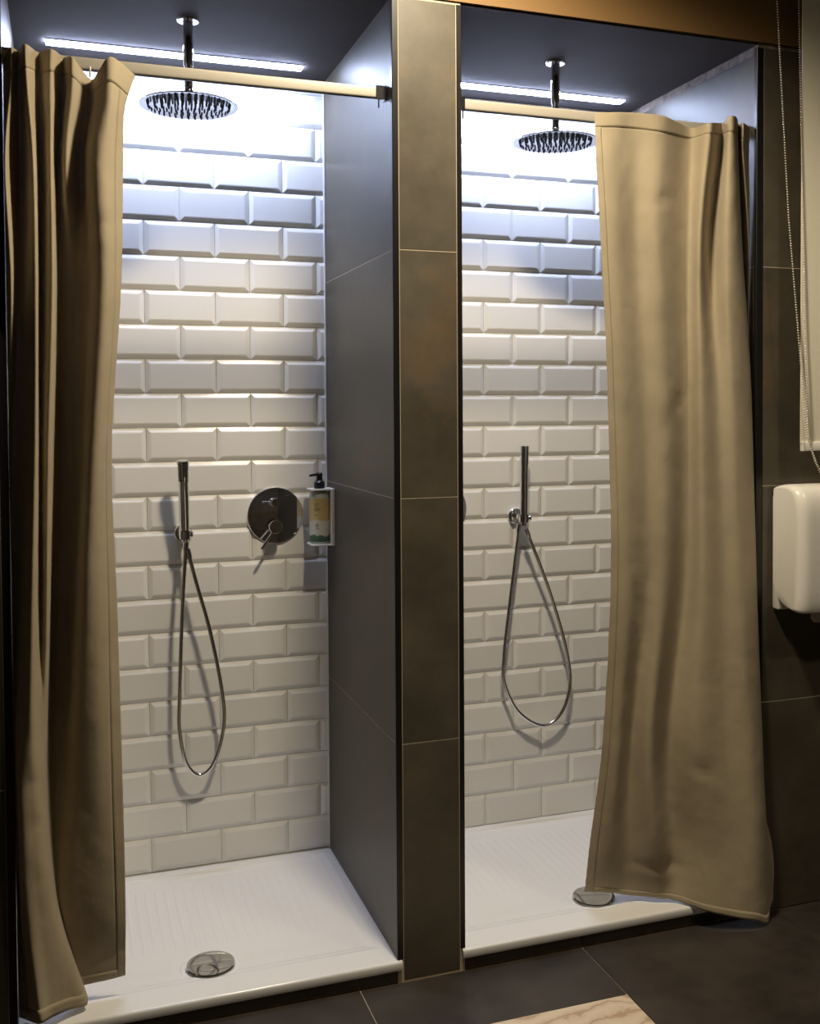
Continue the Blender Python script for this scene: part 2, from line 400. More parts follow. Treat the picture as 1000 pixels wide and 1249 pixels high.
# ---- partition and outer walls: big oxide tiles on a grout core, black corner profiles
JZ = [FZ, 0.6, 1.2, 1.8, CEIL]
def side_tiles(parent, x, s, ztop=CEIL):
    """tiles on a wall face at x whose outward normal is s along X"""
    for k in range(4):
        z0 = JZ[k] + 0.0012; z1 = min(JZ[k + 1] - 0.0012, ztop)
        xa, xb = (x - 0.004, x) if s > 0 else (x, x + 0.004)
        box('wall_tile', xa, xb, 0.012, D - 0.0105, z0, z1, M_SIDE, parent, 0.0006)
def front_tiles(parent, x0, x1, ztop=CEIL, edges=None):
    ed = edges or [x0, x1]
    for a, c in zip(ed, ed[1:]):
        for k in range(4):
            z0 = JZ[k] + (0.0012 if k else 0.002); z1 = min(JZ[k + 1] - 0.0012, ztop)
            box('wall_tile', a + 0.001, c - 0.001, 0.0, 0.004, z0, z1, M_OXIDE, parent, 0.0006)

wm = struct(box('wall_middle', PL + 0.0007, PR - 0.0007, 0.0007, D, FZ - 0.06, CEIL + 0.03, M_GROUT), 'narrow brown tiled partition between the two showers', 'wall')
front_tiles(wm, 0.0095, 0.1575)
side_tiles(wm, PL, -1); side_tiles(wm, PR, 1)
box('corner_profile', PL - 0.001, 0.009, -0.001, 0.0115, TRAYTOP, CEIL, M_TRIM, wm, 0.0015)
box('corner_profile', 0.158, PR + 0.001, -0.001, 0.0115, TRAYTOP, CEIL, M_TRIM, wm, 0.0015)

wl = struct(box('wall_left', -2.2, XL - 0.0007, 0.0007, D + 0.12, FZ - 0.06, CEIL + 0.03, M_GROUT), 'brown tiled wall left of the left shower', 'wall')
side_tiles(wl, XL, 1)
front_tiles(wl, -2.2, XL - 0.016, edges=[-2.2, -2.06, -1.46, XL - 0.016])
box('corner_profile', XL - 0.0155, XL + 0.001, -0.001, 0.0115, FZ, CEIL, M_TRIM, wl, 0.0015)

wr = struct(box('wall_right', XR + 0.0035, 2.6, 0.0035, D + 0.12, FZ - 0.06, CEIL + 0.03, M_MORTAR), 'brown tiled wall right of the right shower', 'wall')
side_tiles(wr, XR, -1, 2.375)
front_tiles(wr, 1.051, 2.6, 2.392, edges=[1.0505, 1.65, 2.25, 2.6])
for k in range(1, 4):
    box('grout_joint', 1.0505, 2.6, 0.0006, 0.0036, JZ[k] - 0.0012, JZ[k] + 0.0012, M_GROUT, wr)
    box('grout_joint', XR + 0.0006, XR + 0.0036, 0.012, D - 0.01, JZ[k] - 0.0012, JZ[k] + 0.0012, M_GROUT, wr)
box('corner_profile', XR - 0.002, 1.050, -0.001, 0.0115, FZ, 2.392, M_TRIM, wr, 0.0015)

# ---- stall ceiling, painted header above the openings, room shell
struct(box('ceiling', -2.2, 2.6, 0.004, D + 0.12, CEIL, CEIL + 0.03, M_GREYCEIL), 'dark grey painted ceiling inside the showers', 'ceiling')
struct(box('wall_header', -2.2, 2.6, -0.004, 0.12, CEIL + 0.006, 2.9, M_BROWN), 'ochre brown painted wall band above the showers', 'wall')
struct(box('ceiling', -2.2, 2.6, -3.6, 0.0, 2.85, 2.92, M_ROOMCEIL), 'painted ceiling of the washroom', 'ceiling')
struct(box('wall_room_left', -2.28, -2.2, -3.6, 0.1, FZ - 0.06, 2.9, M_OXIDE), 'brown tiled side wall of the washroom left of the camera', 'wall')
struct(box('wall_room_right', 2.6, 2.68, -3.6, 0.1, FZ - 0.06, 2.9, M_OXIDE), 'brown tiled side wall of the washroom right of the camera', 'wall')
struct(box('wall_room_near', -2.28, 2.68, -3.68, -3.6, FZ - 0.06, 2.9, M_OXIDE), 'brown tiled washroom wall behind the camera', 'wall')

# ---- plinths under the trays
def plinth(name, x0, x1, cut, label):
    p = struct(box(name, x0, x1, 0.006, 0.05, FZ - 0.02, 0.043, M_GROUT), label, 'plinth')
    e = [x0] + cut + [x1]
    for a, c in zip(e, e[1:]):
        box('plinth_tile', a + 0.0008, c - 0.0008, 0.001, 0.0058, FZ + 0.002, 0.0425, M_FLOOR, p, 0.0005)
plinth('trim_1', XL, 0.009, [-0.7, -0.102], 'dark tiled plinth strip under the left shower tray')
plinth('trim_2', 0.158, 1.0285, [0.495], 'dark tiled plinth strip under the right shower tray')

# ================================================================ THE THINGS
# ---- shower trays
def shower_tray(x0, x1, dx, dy, label):
    t = thing('shower_tray', label, 'shower tray', ((x0 + x1) / 2, D / 2, 0.043), 'white shower trays')
    ox, oy, oz = t.location
    # rows of (y, profile) built as a height field with rim, step and sloped basin
    bm = bmesh.new()
    y0, y1 = -0.001, D - 0.0002
    rim_f, rim = 0.075, 0.035
    def height(x, y):
        d = min(x - x0, x1 - x, y1 - y)
        f = y - y0
        e = min(d - rim, f - rim_f)
        h = TRAYTOP
        def sm(a, b_, v):
            v = max(0, min(1, (v - a) / (b_ - a))); return v * v * (3 - 2 * v)
        h -= 0.0035 * sm(0.0, 0.006, e)
        h -= 0.0025 * sm(0.022, 0.030, e)
        if e > 0.03:
            r = math.hypot(x - dx, y - dy)
            h -= 0.006 * max(0, 1 - r / 0.75) * sm(0.03, 0.12, e)
        return h
    def levels(a, b_, ra, rb, n):
        s = {a, b_}
        for base, sg, rr in ((a, 1, ra), (b_, -1, rb)):
            for q in (0.002, rr - 0.001, rr, rr + 0.002, rr + 0.004, rr + 0.006, rr + 0.021, rr + 0.024, rr + 0.027, rr + 0.03, rr + 0.033): s.add(base + sg * q)
        for i in range(1, n): 
            v = a + ra + 0.04 + (b_ - a - ra - rb - 0.08) * i / n
            s.add(v)
        return sorted(s)
    X = levels(x0, x1, rim, rim, 26); Y = levels(y0, y1, rim_f, rim, 22)
    grid = [[bm.verts.new((x - ox, y - oy, height(x, y) - oz)) for x in X] for y in Y]
    for j in range(len(Y) - 1):
        for i in range(len(X) - 1):
            bm.faces.new((grid[j][i], grid[j][i + 1], grid[j + 1][i + 1], grid[j + 1][i]))
    # rounded front nose and underside
    prev = grid[0]
    for dy_, dz_ in ((-0.003, -0.0008), (-0.0055, -0.003), (-0.0065, -0.007), (-0.0065, -0.019), (-0.005, -0.023), (-0.002, -0.0248), (0.03, -0.0248)):
        cur = [bm.verts.new((x - ox, y0 + dy_ - oy, TRAYTOP + dz_ - oz)) for x in X]
        for i in range(len(X) - 1): bm.faces.new((prev[i], cur[i], cur[i + 1], prev[i + 1]))
        prev = cur
    bm_obj('tray_body', bm, M_ACRYLIC, t, True, 50)
    # grip ribs running front to back behind the drain
    bm = bmesh.new()
    n = int((x1 - x0 - 0.2) / 0.026)
    for i in range(n):
        x = x0 + 0.1 + i * 0.026
        ya, yb = 0.25, D - 0.11
        h0 = height(x, ya) + 0.0; h1 = height(x, yb)
        w = 0.006
        v = [bm.verts.new((px - ox, py - oy, pz - oz)) for px, py, pz in
             ((x - w, ya, h0 - .0005), (x + w, ya, h0 - .0005), (x, ya + .004, h0 + .0005), (x - w, yb, h1 - .0005), (x + w, yb, h1 - .0005), (x, yb - .004, h1 + .0005))]
        bm.faces.new((v[0], v[1], v[2])); bm.faces.new((v[3], v[5], v[4]))
        bm.faces.new((v[0], v[2], v[5], v[3])); bm.faces.new((v[1], v[4], v[5], v[2])); bm.faces.new((v[0], v[3], v[4], v[1]))
    o = bm_obj('grip_ribs', bm, M_ACRYLIC, t)
    # drain: white recess ring and domed chrome cap
    hz = height(dx, dy)
    lathe('drain_ring', [(0.058, -0.001), (0.066, 0.0012), (0.070, 0.0012), (0.073, -0.001)], (dx - ox, dy - oy, hz - oz + 0.0005), (0, 0, 1), M_ACRYLIC, t, 48)
    cap = lathe('drain_cap', [(0.050, -0.002), (0.052, 0.006), (0.057, 0.0065), (0.0585, 0.0085), (0.057, 0.0115), (0.05, 0.0124), (0.03, 0.0132), (0.0, 0.0136)], (dx - ox, dy - oy, hz - oz), (0, 0, 1), M_CHROME, t, 56)
    cap['label'] = 'round chrome drain cap'
    return t
shower_tray(XL + 0.001, 0.0045, -0.439, 0.140, 'white shower tray in the left shower with uncovered chrome drain')
shower_tray(0.1625, 1.0275, 0.603, 0.137, 'white shower tray in the right shower, partly behind a curtain')

# ---- LED strips
def led_strip(x0, x1, label):
    t = thing('led_strip', label, 'light strip', ((x0 + x1) / 2, 0.578, CEIL), 'LED strips in the shower ceilings')
    h = (x1 - x0) / 2
    bm = bmesh.new()
    bm_box(bm, -h, h, -0.0205, -0.0182, -0.003, 0); bm_box(bm, -h, h, 0.0182, 0.0205, -0.003, 0); bm_box(bm, -h, h, -0.0182, 0.0182, -0.001, 0)
    bm_obj('profile', bm, M_ALU, t)
    box('diffuser', -h + .001, h - .001, -0.018, 0.018, -0.0065, -0.0012, M_LED, t, 0.0015, 2)
led_strip(-0.79, -0.098, 'long glowing white LED strip on the left shower ceiling')
led_strip(0.262, 0.942, 'long glowing white LED strip on the right shower ceiling')

# ---- rain showers
def rain_shower(x, y, zhead, label):
    t = thing('rain_shower', label, 'shower head', (x, y, CEIL), 'ceiling mounted rain showers')
    zh = zhead - CEIL
    lathe('ceiling_flange', [(0, 0), (0.029, 0), (0.029, -0.004), (0.027, -0.0085), (0.013, -0.0095), (0.013, -0.001)], (0, 0, 0), (0, 0, 1), M_CHROME, t, 40)
    a = lathe('arm', [(0.0, -0.004), (0.0125, -0.004), (0.0125, -0.118), (0.0105, -0.121), (0.0105, zh + 0.045), (0.0, zh + 0.045)], (0, 0, 0), (0, 0, 1), M_CHROME, t, 28)
    lathe('swivel_joint', [(0.0, zh + 0.046), (0.010, zh + 0.046), (0.0115, zh + 0.043), (0.0115, zh + 0.034), (0.009, zh + 0.031), (0.0115, zh + 0.027), (0.0115, zh + 0.016), (0.018, zh + 0.011), (0.018, zh + 0.006), (0, zh + 0.006)], (0, 0, 0), (0, 0, 1), M_CHROME, t, 28)
    lathe('head_plate', [(0, zh + 0.0085), (0.03, zh + 0.0075), (0.115, zh + 0.0035), (0.1215, zh + 0.0015), (0.1225, zh), (0.1215, zh - 0.0015), (0.112, zh - 0.0022), (0.110, zh - 0.0012), (0, zh - 0.0012)], (0, 0, 0), (0, 0, 1), M_CHROME2, t, 72)
    bm = bmesh.new()
    for k in range(1, 7):
        R = 0.0165 * k + 0.001
        n = 6 * k + 2
        for i in range(n):
            an = 2 * math.pi * i / n + 0.3 * k
            bm_lathe(bm, [(0.0027, -0.0005), (0.0024, -0.0040), (0.0015, -0.0066), (0, -0.0068)], (R * math.cos(an), R * math.sin(an), zh - 0.001), (0, 0, 1), 6)
    o = bm_obj('nozzles', bm, M_RUBBER, t, True, 40)
    o['kind'] = 'stuff'
rain_shower(-0.449, 0.300, 2.182, 'round chrome rain shower head hanging in the left shower')
rain_shower(0.570, 0.300, 2.172, 'round chrome rain shower head hanging in the right shower beside curtain')

# ---- hand showers
def hand_shower(ros, base, top, hose, face, label, fat=1.0):
    t = thing('hand_shower', label, 'hand shower', ros, 'hand showers on the metro tiles')
    R = Vector(ros)
    def loc(p): return Vector(p) - R
    yw = D - 0.009 - R.y
    lathe('wall_rosette', [(0, 0), (0.0245, 0), (0.0255, 0.003), (0.0255, 0.008), (0.0235, 0.0105), (0.012, 0.011), (0.0, 0.011)], (0, yw, 0), (0, -1, 0), M_CHROME, t, 40)
    b_ = loc(base); tp = loc(top); ax = (tp - b_).normalized()
    bm = bmesh.new()
    stem0 = Vector((0, yw - 0.009, 0)); stemd = (Vector((b_.x, b_.y, 0)) - stem0)
    bm_lathe(bm, [(0.0, 0.0), (0.0105, 0.0), (0.0105, stemd.length - 0.008), (0, stemd.length - 0.008)], stem0, stemd, 24)
    bm_lathe(bm, [(0.0122, -0.012), (0.0165, -0.012), (0.0172, 0.0), (0.0165, 0.012), (0.0128, 0.012), (0.0122, -0.012)], b_, ax, 28)
    h = bm_obj('holder', bm, M_CHROME, t, True, 40)
    ln = (tp - b_).length
    lathe('holder_knob', [(0, 0), (0.009, 0), (0.0095, 0.006), (0.007, 0.009), (0, 0.009)], b_ + Vector((0.014, -0.006, 0.0)), (0.9, -0.4, 0), M_CHROME, h, 20)
    w = lathe('wand', [(0.0, -0.024), (0.0085, -0.024), (0.0095, -0.016), (0.0118, 0.010), (0.0128 * fat, 0.020), (0.0130 * fat, ln - 0.062), (0.0140 * fat, ln - 0.060), (0.0148 * fat, ln - 0.002), (0.0138 * fat, ln), (0.0115 * fat, ln - 0.0005), (0.0, ln - 0.001)], b_, ax, M_CHROME, t, 28)
    # spray face with rows of slots on one side of the wand head
    f = Vector(face).normalized(); f = (f - ax * f.dot(ax)).normalized(); sd = ax.cross(f).normalized()
    bm = bmesh.new()
    for k in range(9):
        for side in (-1, 0, 1):
            an = side * 0.42
            n_ = (f * math.cos(an) + sd * math.sin(an)).normalized(); tg = ax.cross(n_).normalized()
            c = b_ + ax * (ln - 0.010 - k * 0.0056) + n_ * (0.0143 * fat)
            vs = [bm.verts.new(c + tg * a + ax * e + n_ * o_) for o_ in (-0.001, 0.0007) for e in (-0.0014, 0.0014) for a in (-0.0026, 0.0026)]
            for q in ((0, 2, 3, 1), (4, 5, 7, 6), (0, 1, 5, 4), (1, 3, 7, 5), (3, 2, 6, 7), (2, 0, 4, 6)): bm.faces.new([vs[i] for i in q])
    sf = bm_obj('spray_face', bm, M_RUBBER, w)
    sf['kind'] = 'stuff'
    pts = catmull([loc(p) for p in hose], 26)
    tube('hose', pts, 0.0059, M_HOSE, t, 10, 0.05)
    for P, Q in ((pts[0], pts[6]), (pts[-1], pts[-7])):
        d = (Q - P).normalized()
        lathe('hose_nut', [(0, -0.006), (0.0085, -0.006), (0.0088, 0.012), (0.0068, 0.024), (0.006, 0.024)], P, d, M_CHROME, t, 20)
hand_shower((-0.4365, 0.700, 1.060), (-0.4365, 0.645, 1.062), (-0.4440, 0.606, 1.275), HOSE_L, (-0.45, -0.9, 0), 'chrome hand shower with looped hose in the left shower', 1.13)
hand_shower((0.6160, 0.700, 1.069), (0.6240, 0.648, 1.066), (0.6235, 0.640, 1.298), HOSE_R, (0.9, 0.3, 0), 'chrome hand shower with looped hose in the right shower')

# ---- mixer valves
def mixer(x, z, label):
    t = thing('shower_mixer', label, 'shower mixer', (x, D - 0.0085, z), 'round concealed shower mixers')
    lathe('cover_plate', [(0, 0.0), (0.084, 0.0), (0.0848, 0.0015), (0.0845, 0.004), (0.083, 0.006), (0.081, 0.0065), (0, 0.0065)], (0, 0, 0), (0, -1, 0), M_CHROME, t, 72)
    k = lathe('diverter_knob', [(0, 0.005), (0.011, 0.005), (0.0115, 0.022), (0.0125, 0.023), (0.0125, 0.030), (0.0115, 0.0315), (0, 0.0315)], (-0.004, 0, 0.041), (0, -1, 0), M_CHROME, t, 28)
    lathe('diverter_lever', [(0, 0), (0.0028, 0), (0.0028, 0.027), (0.002, 0.028), (0, 0.028)], (-0.012, -0.0245, 0.041), (-1, -0.12, 0.05), M_CHROME, k, 14)
    h = lathe('temperature_knob', [(0, 0.005), (0.0195, 0.005), (0.0195, 0.020), (0.018, 0.021), (0.018, 0.024), (0.0205, 0.025), (0.0205, 0.052), (0.019, 0.0545), (0, 0.0545)], (-0.008, 0, -0.030), (0, -1, 0), M_CHROME, t, 40)
    lathe('lever', [(0, 0), (0.0040, 0), (0.0036, 0.062), (0.003, 0.0635), (0, 0.064)], (-0.014, -0.038, -0.045), (-0.62, -0.25, -0.78), M_CHROME, h, 16)
mixer(-0.166, 1.101, 'round chrome mixer plate with lever on the left shower wall')
mixer(0.362, 1.101, 'round chrome mixer plate mostly hidden behind the partition in the right shower')

# ---- soap bottle in its wall holder
SX, SY, SZ = -0.044, 0.640, 1.020
h = thing('bottle_holder', 'white metal wall bracket holding the soap bottle on the dark tiles', 'bottle holder', (PL, SY, SZ))
box('back_plate', -0.012, -0.0003, -0.039, 0.036, -0.006, 0.163, M_WHITE2, h, 0.002)
bm = bmesh.new()
bm_box(bm, -0.070, -0.012, -0.036, 0.036, -0.006, -0.0012, 0.001)
bm_obj('base_shelf', bm, M_WHITE2, h)
# top collar plate with a round hole around the bottle neck
bm = bmesh.new(); seg = 32; cx, cy = SX - PL, 0.0
outer = []; inner = []
for i in range(seg):
    a = 2 * math.pi * i / seg; c, s = math.cos(a), math.sin(a)
    k = min(0.032 / max(abs(c), 1e-6), 0.036 / max(abs(s), 1e-6)); outer.append((cx + c * k, cy + s * k)); inner.append((cx + c * 0.0145, cy + s * 0.0145))
for zz in (0.158, 0.162):
    O_ = [bm.verts.new((x, y, zz)) for x, y in outer]; I_ = [bm.verts.new((x, y, zz)) for x, y in inner]
    for i in range(seg): bm.faces.new((O_[i], O_[(i + 1) % seg], I_[(i + 1) % seg], I_[i]))
    if zz == 0.158: O0, I0 = O_, I_
for i in range(seg):
    j = (i + 1) % seg
    bm.faces.new((O0[i], O0[j], O_[j], O_[i])); bm.faces.new((I0[i], I0[j], I_[j], I_[i]))
bm_obj('collar_plate', bm, M_WHITE2, h)

M_BOTTLE = mat('clear_bottle', (0.62, 0.66, 0.62), 0.08, 0.0, **{'Transmission Weight': 0.3, 'IOR': 1.4})
M_LABEL = mat('soap_label', (0.7, 0.6, 0.4), 0.4)
N, L, b = nodes(M_LABEL)
tc = N.new('ShaderNodeTexCoord'); sp = N.new('ShaderNodeSeparateXYZ'); L.new(tc.outputs['Object'], sp.inputs[0])
nt = noise_tex(N, L, 45, 3, tc.outputs['Object'])
mr = N.new('ShaderNodeMapRange'); mr.inputs['From Min'].default_value = 0.0; mr.inputs['From Max'].default_value = 0.15
L.new(sp.outputs['Z'], mr.inputs['Value'])
ma = N.new('ShaderNodeMath'); ma.operation = 'MULTIPLY_ADD'; ma.inputs[1].default_value = 0.16; L.new(nt.outputs['Fac'], ma.inputs[0]); L.new(mr.outputs[0], ma.inputs[2])
rm = ramp(N, [(0.0, (0.03, 0.07, 0.05)), (0.235, (0.10, 0.17, 0.11)), (0.25, (0.62, 0.62, 0.55)), (0.52, (0.66, 0.64, 0.55)), (0.56, (0.60, 0.46, 0.22)), (0.90, (0.52, 0.39, 0.17))])
L.new(ma.outputs[0], rm.inputs[0]); L.new(rm.outputs[0], b.inputs['Base Color'])
s = thing('soap_bottle', 'pump soap bottle with beige and green label in the left shower', 'soap bottle', (SX, SY, SZ))
lathe('bottle', [(0, 0), (0.028, 0), (0.0305, 0.003), (0.0305, 0.140), (0.028, 0.149), (0.018, 0.155), (0.0125, 0.157), (0.0125, 0.166), (0, 0.166)], (0, 0, 0), (0, 0, 1), M_BOTTLE, s, 40)
lab = lathe('label', [(0.0309, 0.006), (0.0309, 0.134)], (0, 0, 0), (0, 0, 1), M_LABEL, s, 48)
M_INK = mat('label_ink', (0.12, 0.09, 0.06), 0.6)
bm = bmesh.new()
def strip(bm, a0, a1, z0, z1, r=0.0312):
    n = max(2, int(abs(a1 - a0) / 0.12)); pv = None
    for i in range(n + 1):
        a = a0 + (a1 - a0) * i / n
        v = (bm.verts.new((r * math.cos(a), r * math.sin(a), z0)), bm.verts.new((r * math.cos(a), r * math.sin(a), z1)))
        if pv: bm.faces.new((pv[0], v[0], v[1], pv[1]))
        pv = v
A0 = math.radians(-128)
for zz, wd in ((0.117, 0.55), (0.112, 0.42), (0.105, 0.60), (0.101, 0.66), (0.097, 0.48), (0.084, 0.34)):
    strip(bm, A0 - 0.1, A0 - 0.1 + wd, zz, zz + 0.0016)
strip(bm, A0 + 0.0, A0 + 0.40, 0.044, 0.0455)
for i in range(12):   # ring emblem
    a = 2 * math.pi * i / 12; a2 = 2 * math.pi * (i + 1) / 12
    q = []
    for aa, rr in ((a, .0042), (a2, .0042), (a2, .0054), (a, .0054)):
        th = A0 + 0.2 + rr * math.cos(aa) / 0.0312
        q.append(bm.verts.new((0.0313 * math.cos(th), 0.0313 * math.sin(th), 0.0545 + rr * math.sin(aa))))
    bm.faces.new(q)
strip(bm, A0 + 0.17, A0 + 0.23, 0.0515, 0.0575)
bm_obj('label_print', bm, M_INK, lab)['kind'] = 'stuff'
p = lathe('pump_collar', [(0.0, 0.1625), (0.0155, 0.1625), (0.0158, 0.180), (0.013, 0.184), (0.0095, 0.186), (0.0085, 0.200), (0.0, 0.200)], (0, 0, 0), (0, 0, 1), M_BLACK, s, 28)
bm = bmesh.new()
bm_lathe(bm, [(0, 0.199), (0.0095, 0.199), (0.0095, 0.206), (0.007, 0.209), (0, 0.2095)], (0, 0, 0), (0, 0, 1), 20)
bm_lathe(bm, [(0, 0), (0.0040, 0), (0.0036, 0.034), (0.0028, 0.037), (0, 0.037)], (-0.004, 0, 0.204), (-0.80, -0.58, -0.05), 12)
bm_obj('pump_nozzle', bm, M_BLACK, s, True, 40)

# ---- curtain rails
def rail(x0, x1, z, label, left_b, right_b):
    t = thing('curtain_rail', label, 'curtain rail', ((x0 + x1) / 2, 0.052, z), 'curtain rails across the showers')
    hx = (x1 - x0) / 2
    bm = bmesh.new(); prof = []
    for i in range(20):
        a = 2 * math.pi * i / 20
        c, s_ = math.cos(a), math.sin(a)
        prof.append((0.0075 * math.copysign(abs(c) ** 0.45, c), 0.0135 * math.copysign(abs(s_) ** 0.45, s_)))
    A = [bm.verts.new((-hx + 0.002, y, zz)) for y, zz in prof]; B = [bm.verts.new((hx - 0.002, y, zz)) for y, zz in prof]
    for i in range(20): bm.faces.new((A[i], A[(i + 1) % 20], B[(i + 1) % 20], B[i]))
    bm.faces.new(A); bm.faces.new(B)
    r = bm_obj('rail', bm, M_RAIL, t, True, 40)
    box('rail_slot', -hx + 0.003, hx - 0.003, -0.003, 0.003, -0.0145, -0.0130, M_TRIM, r)
    for s_ in (-1, 1):
        bm = bmesh.new()
        bm_box(bm, s_ * hx - 0.0015, s_ * hx + 0.0015, -0.011, 0.011, -0.018, 0.017, 0.0005)
        bm_box(bm, s_ * (hx - 0.012) - 0.012, s_ * (hx - 0.012) + 0.012, -0.0095, -0.0078, -0.017, 0.016, 0.0004)
        bm_box(bm, s_ * (hx - 0.018) - 0.002, s_ * (hx - 0.018) + 0.002, -0.0095, -0.0078, -0.038, -0.015, 0.0004)
        bm_obj('end_bracket', bm, M_BLACK, t)
rail(XL + 0.002, PL - 0.003, 2.1835, 'beige curtain rail across the top of the left shower', 1, 1)
rail(PR + 0.003, XR - 0.004, 2.1755, 'beige curtain rail across the top of the right shower', 1, 1)

# ---- curtains
def curtain(tab, label, loc, dents, hem_left, clampf, nhead, hooks):
    t = thing('shower_curtain', label, 'curtain', loc, 'khaki fabric shower curtains')
    T = Vector(loc)
    SUBC, SUBR = 10, 18
    HEM = 5
    rows = [catmull([clampf(p) for p in r], SUBC) for r in tab]
    nc = len(rows[0])
    cols = [catmull([rows[k][c] for k in range(len(rows))], SUBR) for c in range(nc)]
    nr = len(cols[0])
    P = [[cols[c][r].copy() for c in range(nc)] for r in range(nr)]
    # normals
    def nrm(r, c):
        a = P[min(r + 1, nr - 1)][c] - P[max(r - 1, 0)][c]
        b_ = P[r][min(c + 1, nc - 1)] - P[r][max(c - 1, 0)]
        n_ = a.cross(b_)
        return n_.normalized() if n_.length > 1e-9 else Vector((0, -1, 0))
    NN = [[nrm(r, c) for c in range(nc)] for r in range(nr)]
    Q = [[None] * nc for _ in range(nr)]
    for r in range(nr):
        for c in range(nc):
            p = P[r][c]
            q = Vector((p.x * 9, p.y * 9, p.z * 3.2))
            amp = 0.0030 * min(1.0, r / (SUBR * 1.6))
            d = amp * noise.noise(q + Vector((11.3, 4.1, 2.7))) + 0.0011 * noise.noise(Vector((p.x * 34, 0, p.z * 21)))
            for (dx, dz, sx, sz, an, dep) in dents:
                u = p.x - dx; v = p.z - dz
                uu = u * math.cos(an) + v * math.sin(an); vv = -u * math.sin(an) + v * math.cos(an)
                e = (uu / sx) ** 2 + (vv / sz) ** 2
                if e < 9: d -= dep * math.exp(-e)
            # puckered side hem
            edge = c if hem_left else nc - 1 - c
            if edge < HEM and r > SUBR:
                d += 0.0013 * math.sin(p.z * 210 + 2 * noise.noise(Vector((0, 0, p.z * 12)))) * (1 - edge / HEM)
            n_ = NN[r][c]
            if n_.y > 0: n_ = -n_ if True else n_
            Q[r][c] = p + Vector((0.25 * n_.x, n_.y if abs(n_.y) > .2 else -0.2, 0)) * d - T
    he = HEM
    lo, hi = (he, nc - 1) if hem_left else (0, nc - 1 - he)
    def patch(name, r0, r1, c0, c1, off, fold=False):
        vs = []; fs = []
        w = c1 - c0 + 1
        for r in range(r0, r1 + 1):
            for c in range(c0, c1 + 1):
                vs.append(Q[r][c] + Vector((0, -off, 0)))
        for r in range(r1 - r0):
            for c in range(c1 - c0):
                a = r * w + c
                fs.append((a, a + w, a + w + 1, a + 1))
        o = mesh_obj(name, vs, fs, M_CLOTH, t, True)
        s_ = o.modifiers.new('thickness', 'SOLIDIFY'); s_.thickness = 0.0016; s_.offset = 0
        return o
    hb = nhead
    bot = nr - 1 - 3
    patch('cloth_panel', hb, nr - 1, lo, hi, 0)
    patch('heading_band', 0, hb, 0, nc - 1, 0.0012)
    patch('side_hem', hb, nr - 1, 0 if hem_left else hi, lo if hem_left else nc - 1, 0.0010)
    patch('bottom_hem', nr - 4, nr - 1, lo, hi, 0.0012)
    # stitch line under the heading
    pts = [Q[hb][c] + Vector((0, -0.0022, 0)) for c in range(nc)]
    tube('heading_seam', pts, 0.0005, M_CLOTH, t, 5)
    for (hx, hz) in hooks:
        v = Vector((hx, 0.052, hz)) - T
        pts = [v + Vector((0, 0.0, 0.003)), v + Vector((0, -0.002, -0.010)), v + Vector((0, -0.012, -0.018)), v + Vector((0, -0.022, -0.012)), v + Vector((0, -0.022, 0.002))]
        tube('hook', catmull(pts, 5), 0.0016, M_WHITE2, t, 6)

def clampR(p):
    x, y, z = p
    if y > -0.014: x = min(x, 1.0255)
    return (x, y, z)
def clampL(p):
    x, y, z = p
    if y > -0.014: x = max(x, -0.8670)
    return (x, y, z)
DENT_R = [(0.800, 1.435, 0.045, 0.010, 0.5, 0.006), (0.735, 1.37, 0.030, 0.03, 0.8, 0.005), (0.69, 1.80, 0.018, 0.10, 0.15, 0.006),
          (0.745, 0.175, 0.06, 0.014, -0.12, 0.008), (0.84, 0.44, 0.035, 0.012, -0.4, 0.006), (0.73, 1.96, 0.03, 0.015, 0.3, 0.004),
          (0.95, 0.75, 0.05, 0.01, -0.5, 0.003), (0.66, 0.9, 0.012, 0.05, 0.3, 0.004), (0.635, 0.68, 0.016, 0.02, 0.5, 0.004), (0.63, 0.58, 0.02, 0.012, 0.6, 0.004)]
DENT_L = [(-0.67, 1.82, 0.04, 0.012, 0.3, 0.005), (-0.83, 0.62, 0.02, 0.015, 0.3, 0.005), (-0.68, 0.18, 0.05, 0.02, 0.3, 0.006), (-0.82, 0.53, 0.02, 0.012, 0.2, 0.004)]
curtain(CURTAIN_R, 'khaki shower curtain drawn wide across the right shower', (0.8, 0.0, 0.02), DENT_R, True, clampR, 13,
        [(0.56, 2.162), (0.68, 2.162), (0.80, 2.162), (0.90, 2.162), (0.96, 2.162), (1.005, 2.162)])
curtain(CURTAIN_L, 'khaki shower curtain bunched at the left side of the left shower', (-0.75, 0.0, 0.08), DENT_L, False, clampL, 12,
        [(-0.85, 2.170), (-0.80, 2.170), (-0.74, 2.170), (-0.69, 2.170), (-0.62, 2.170)])

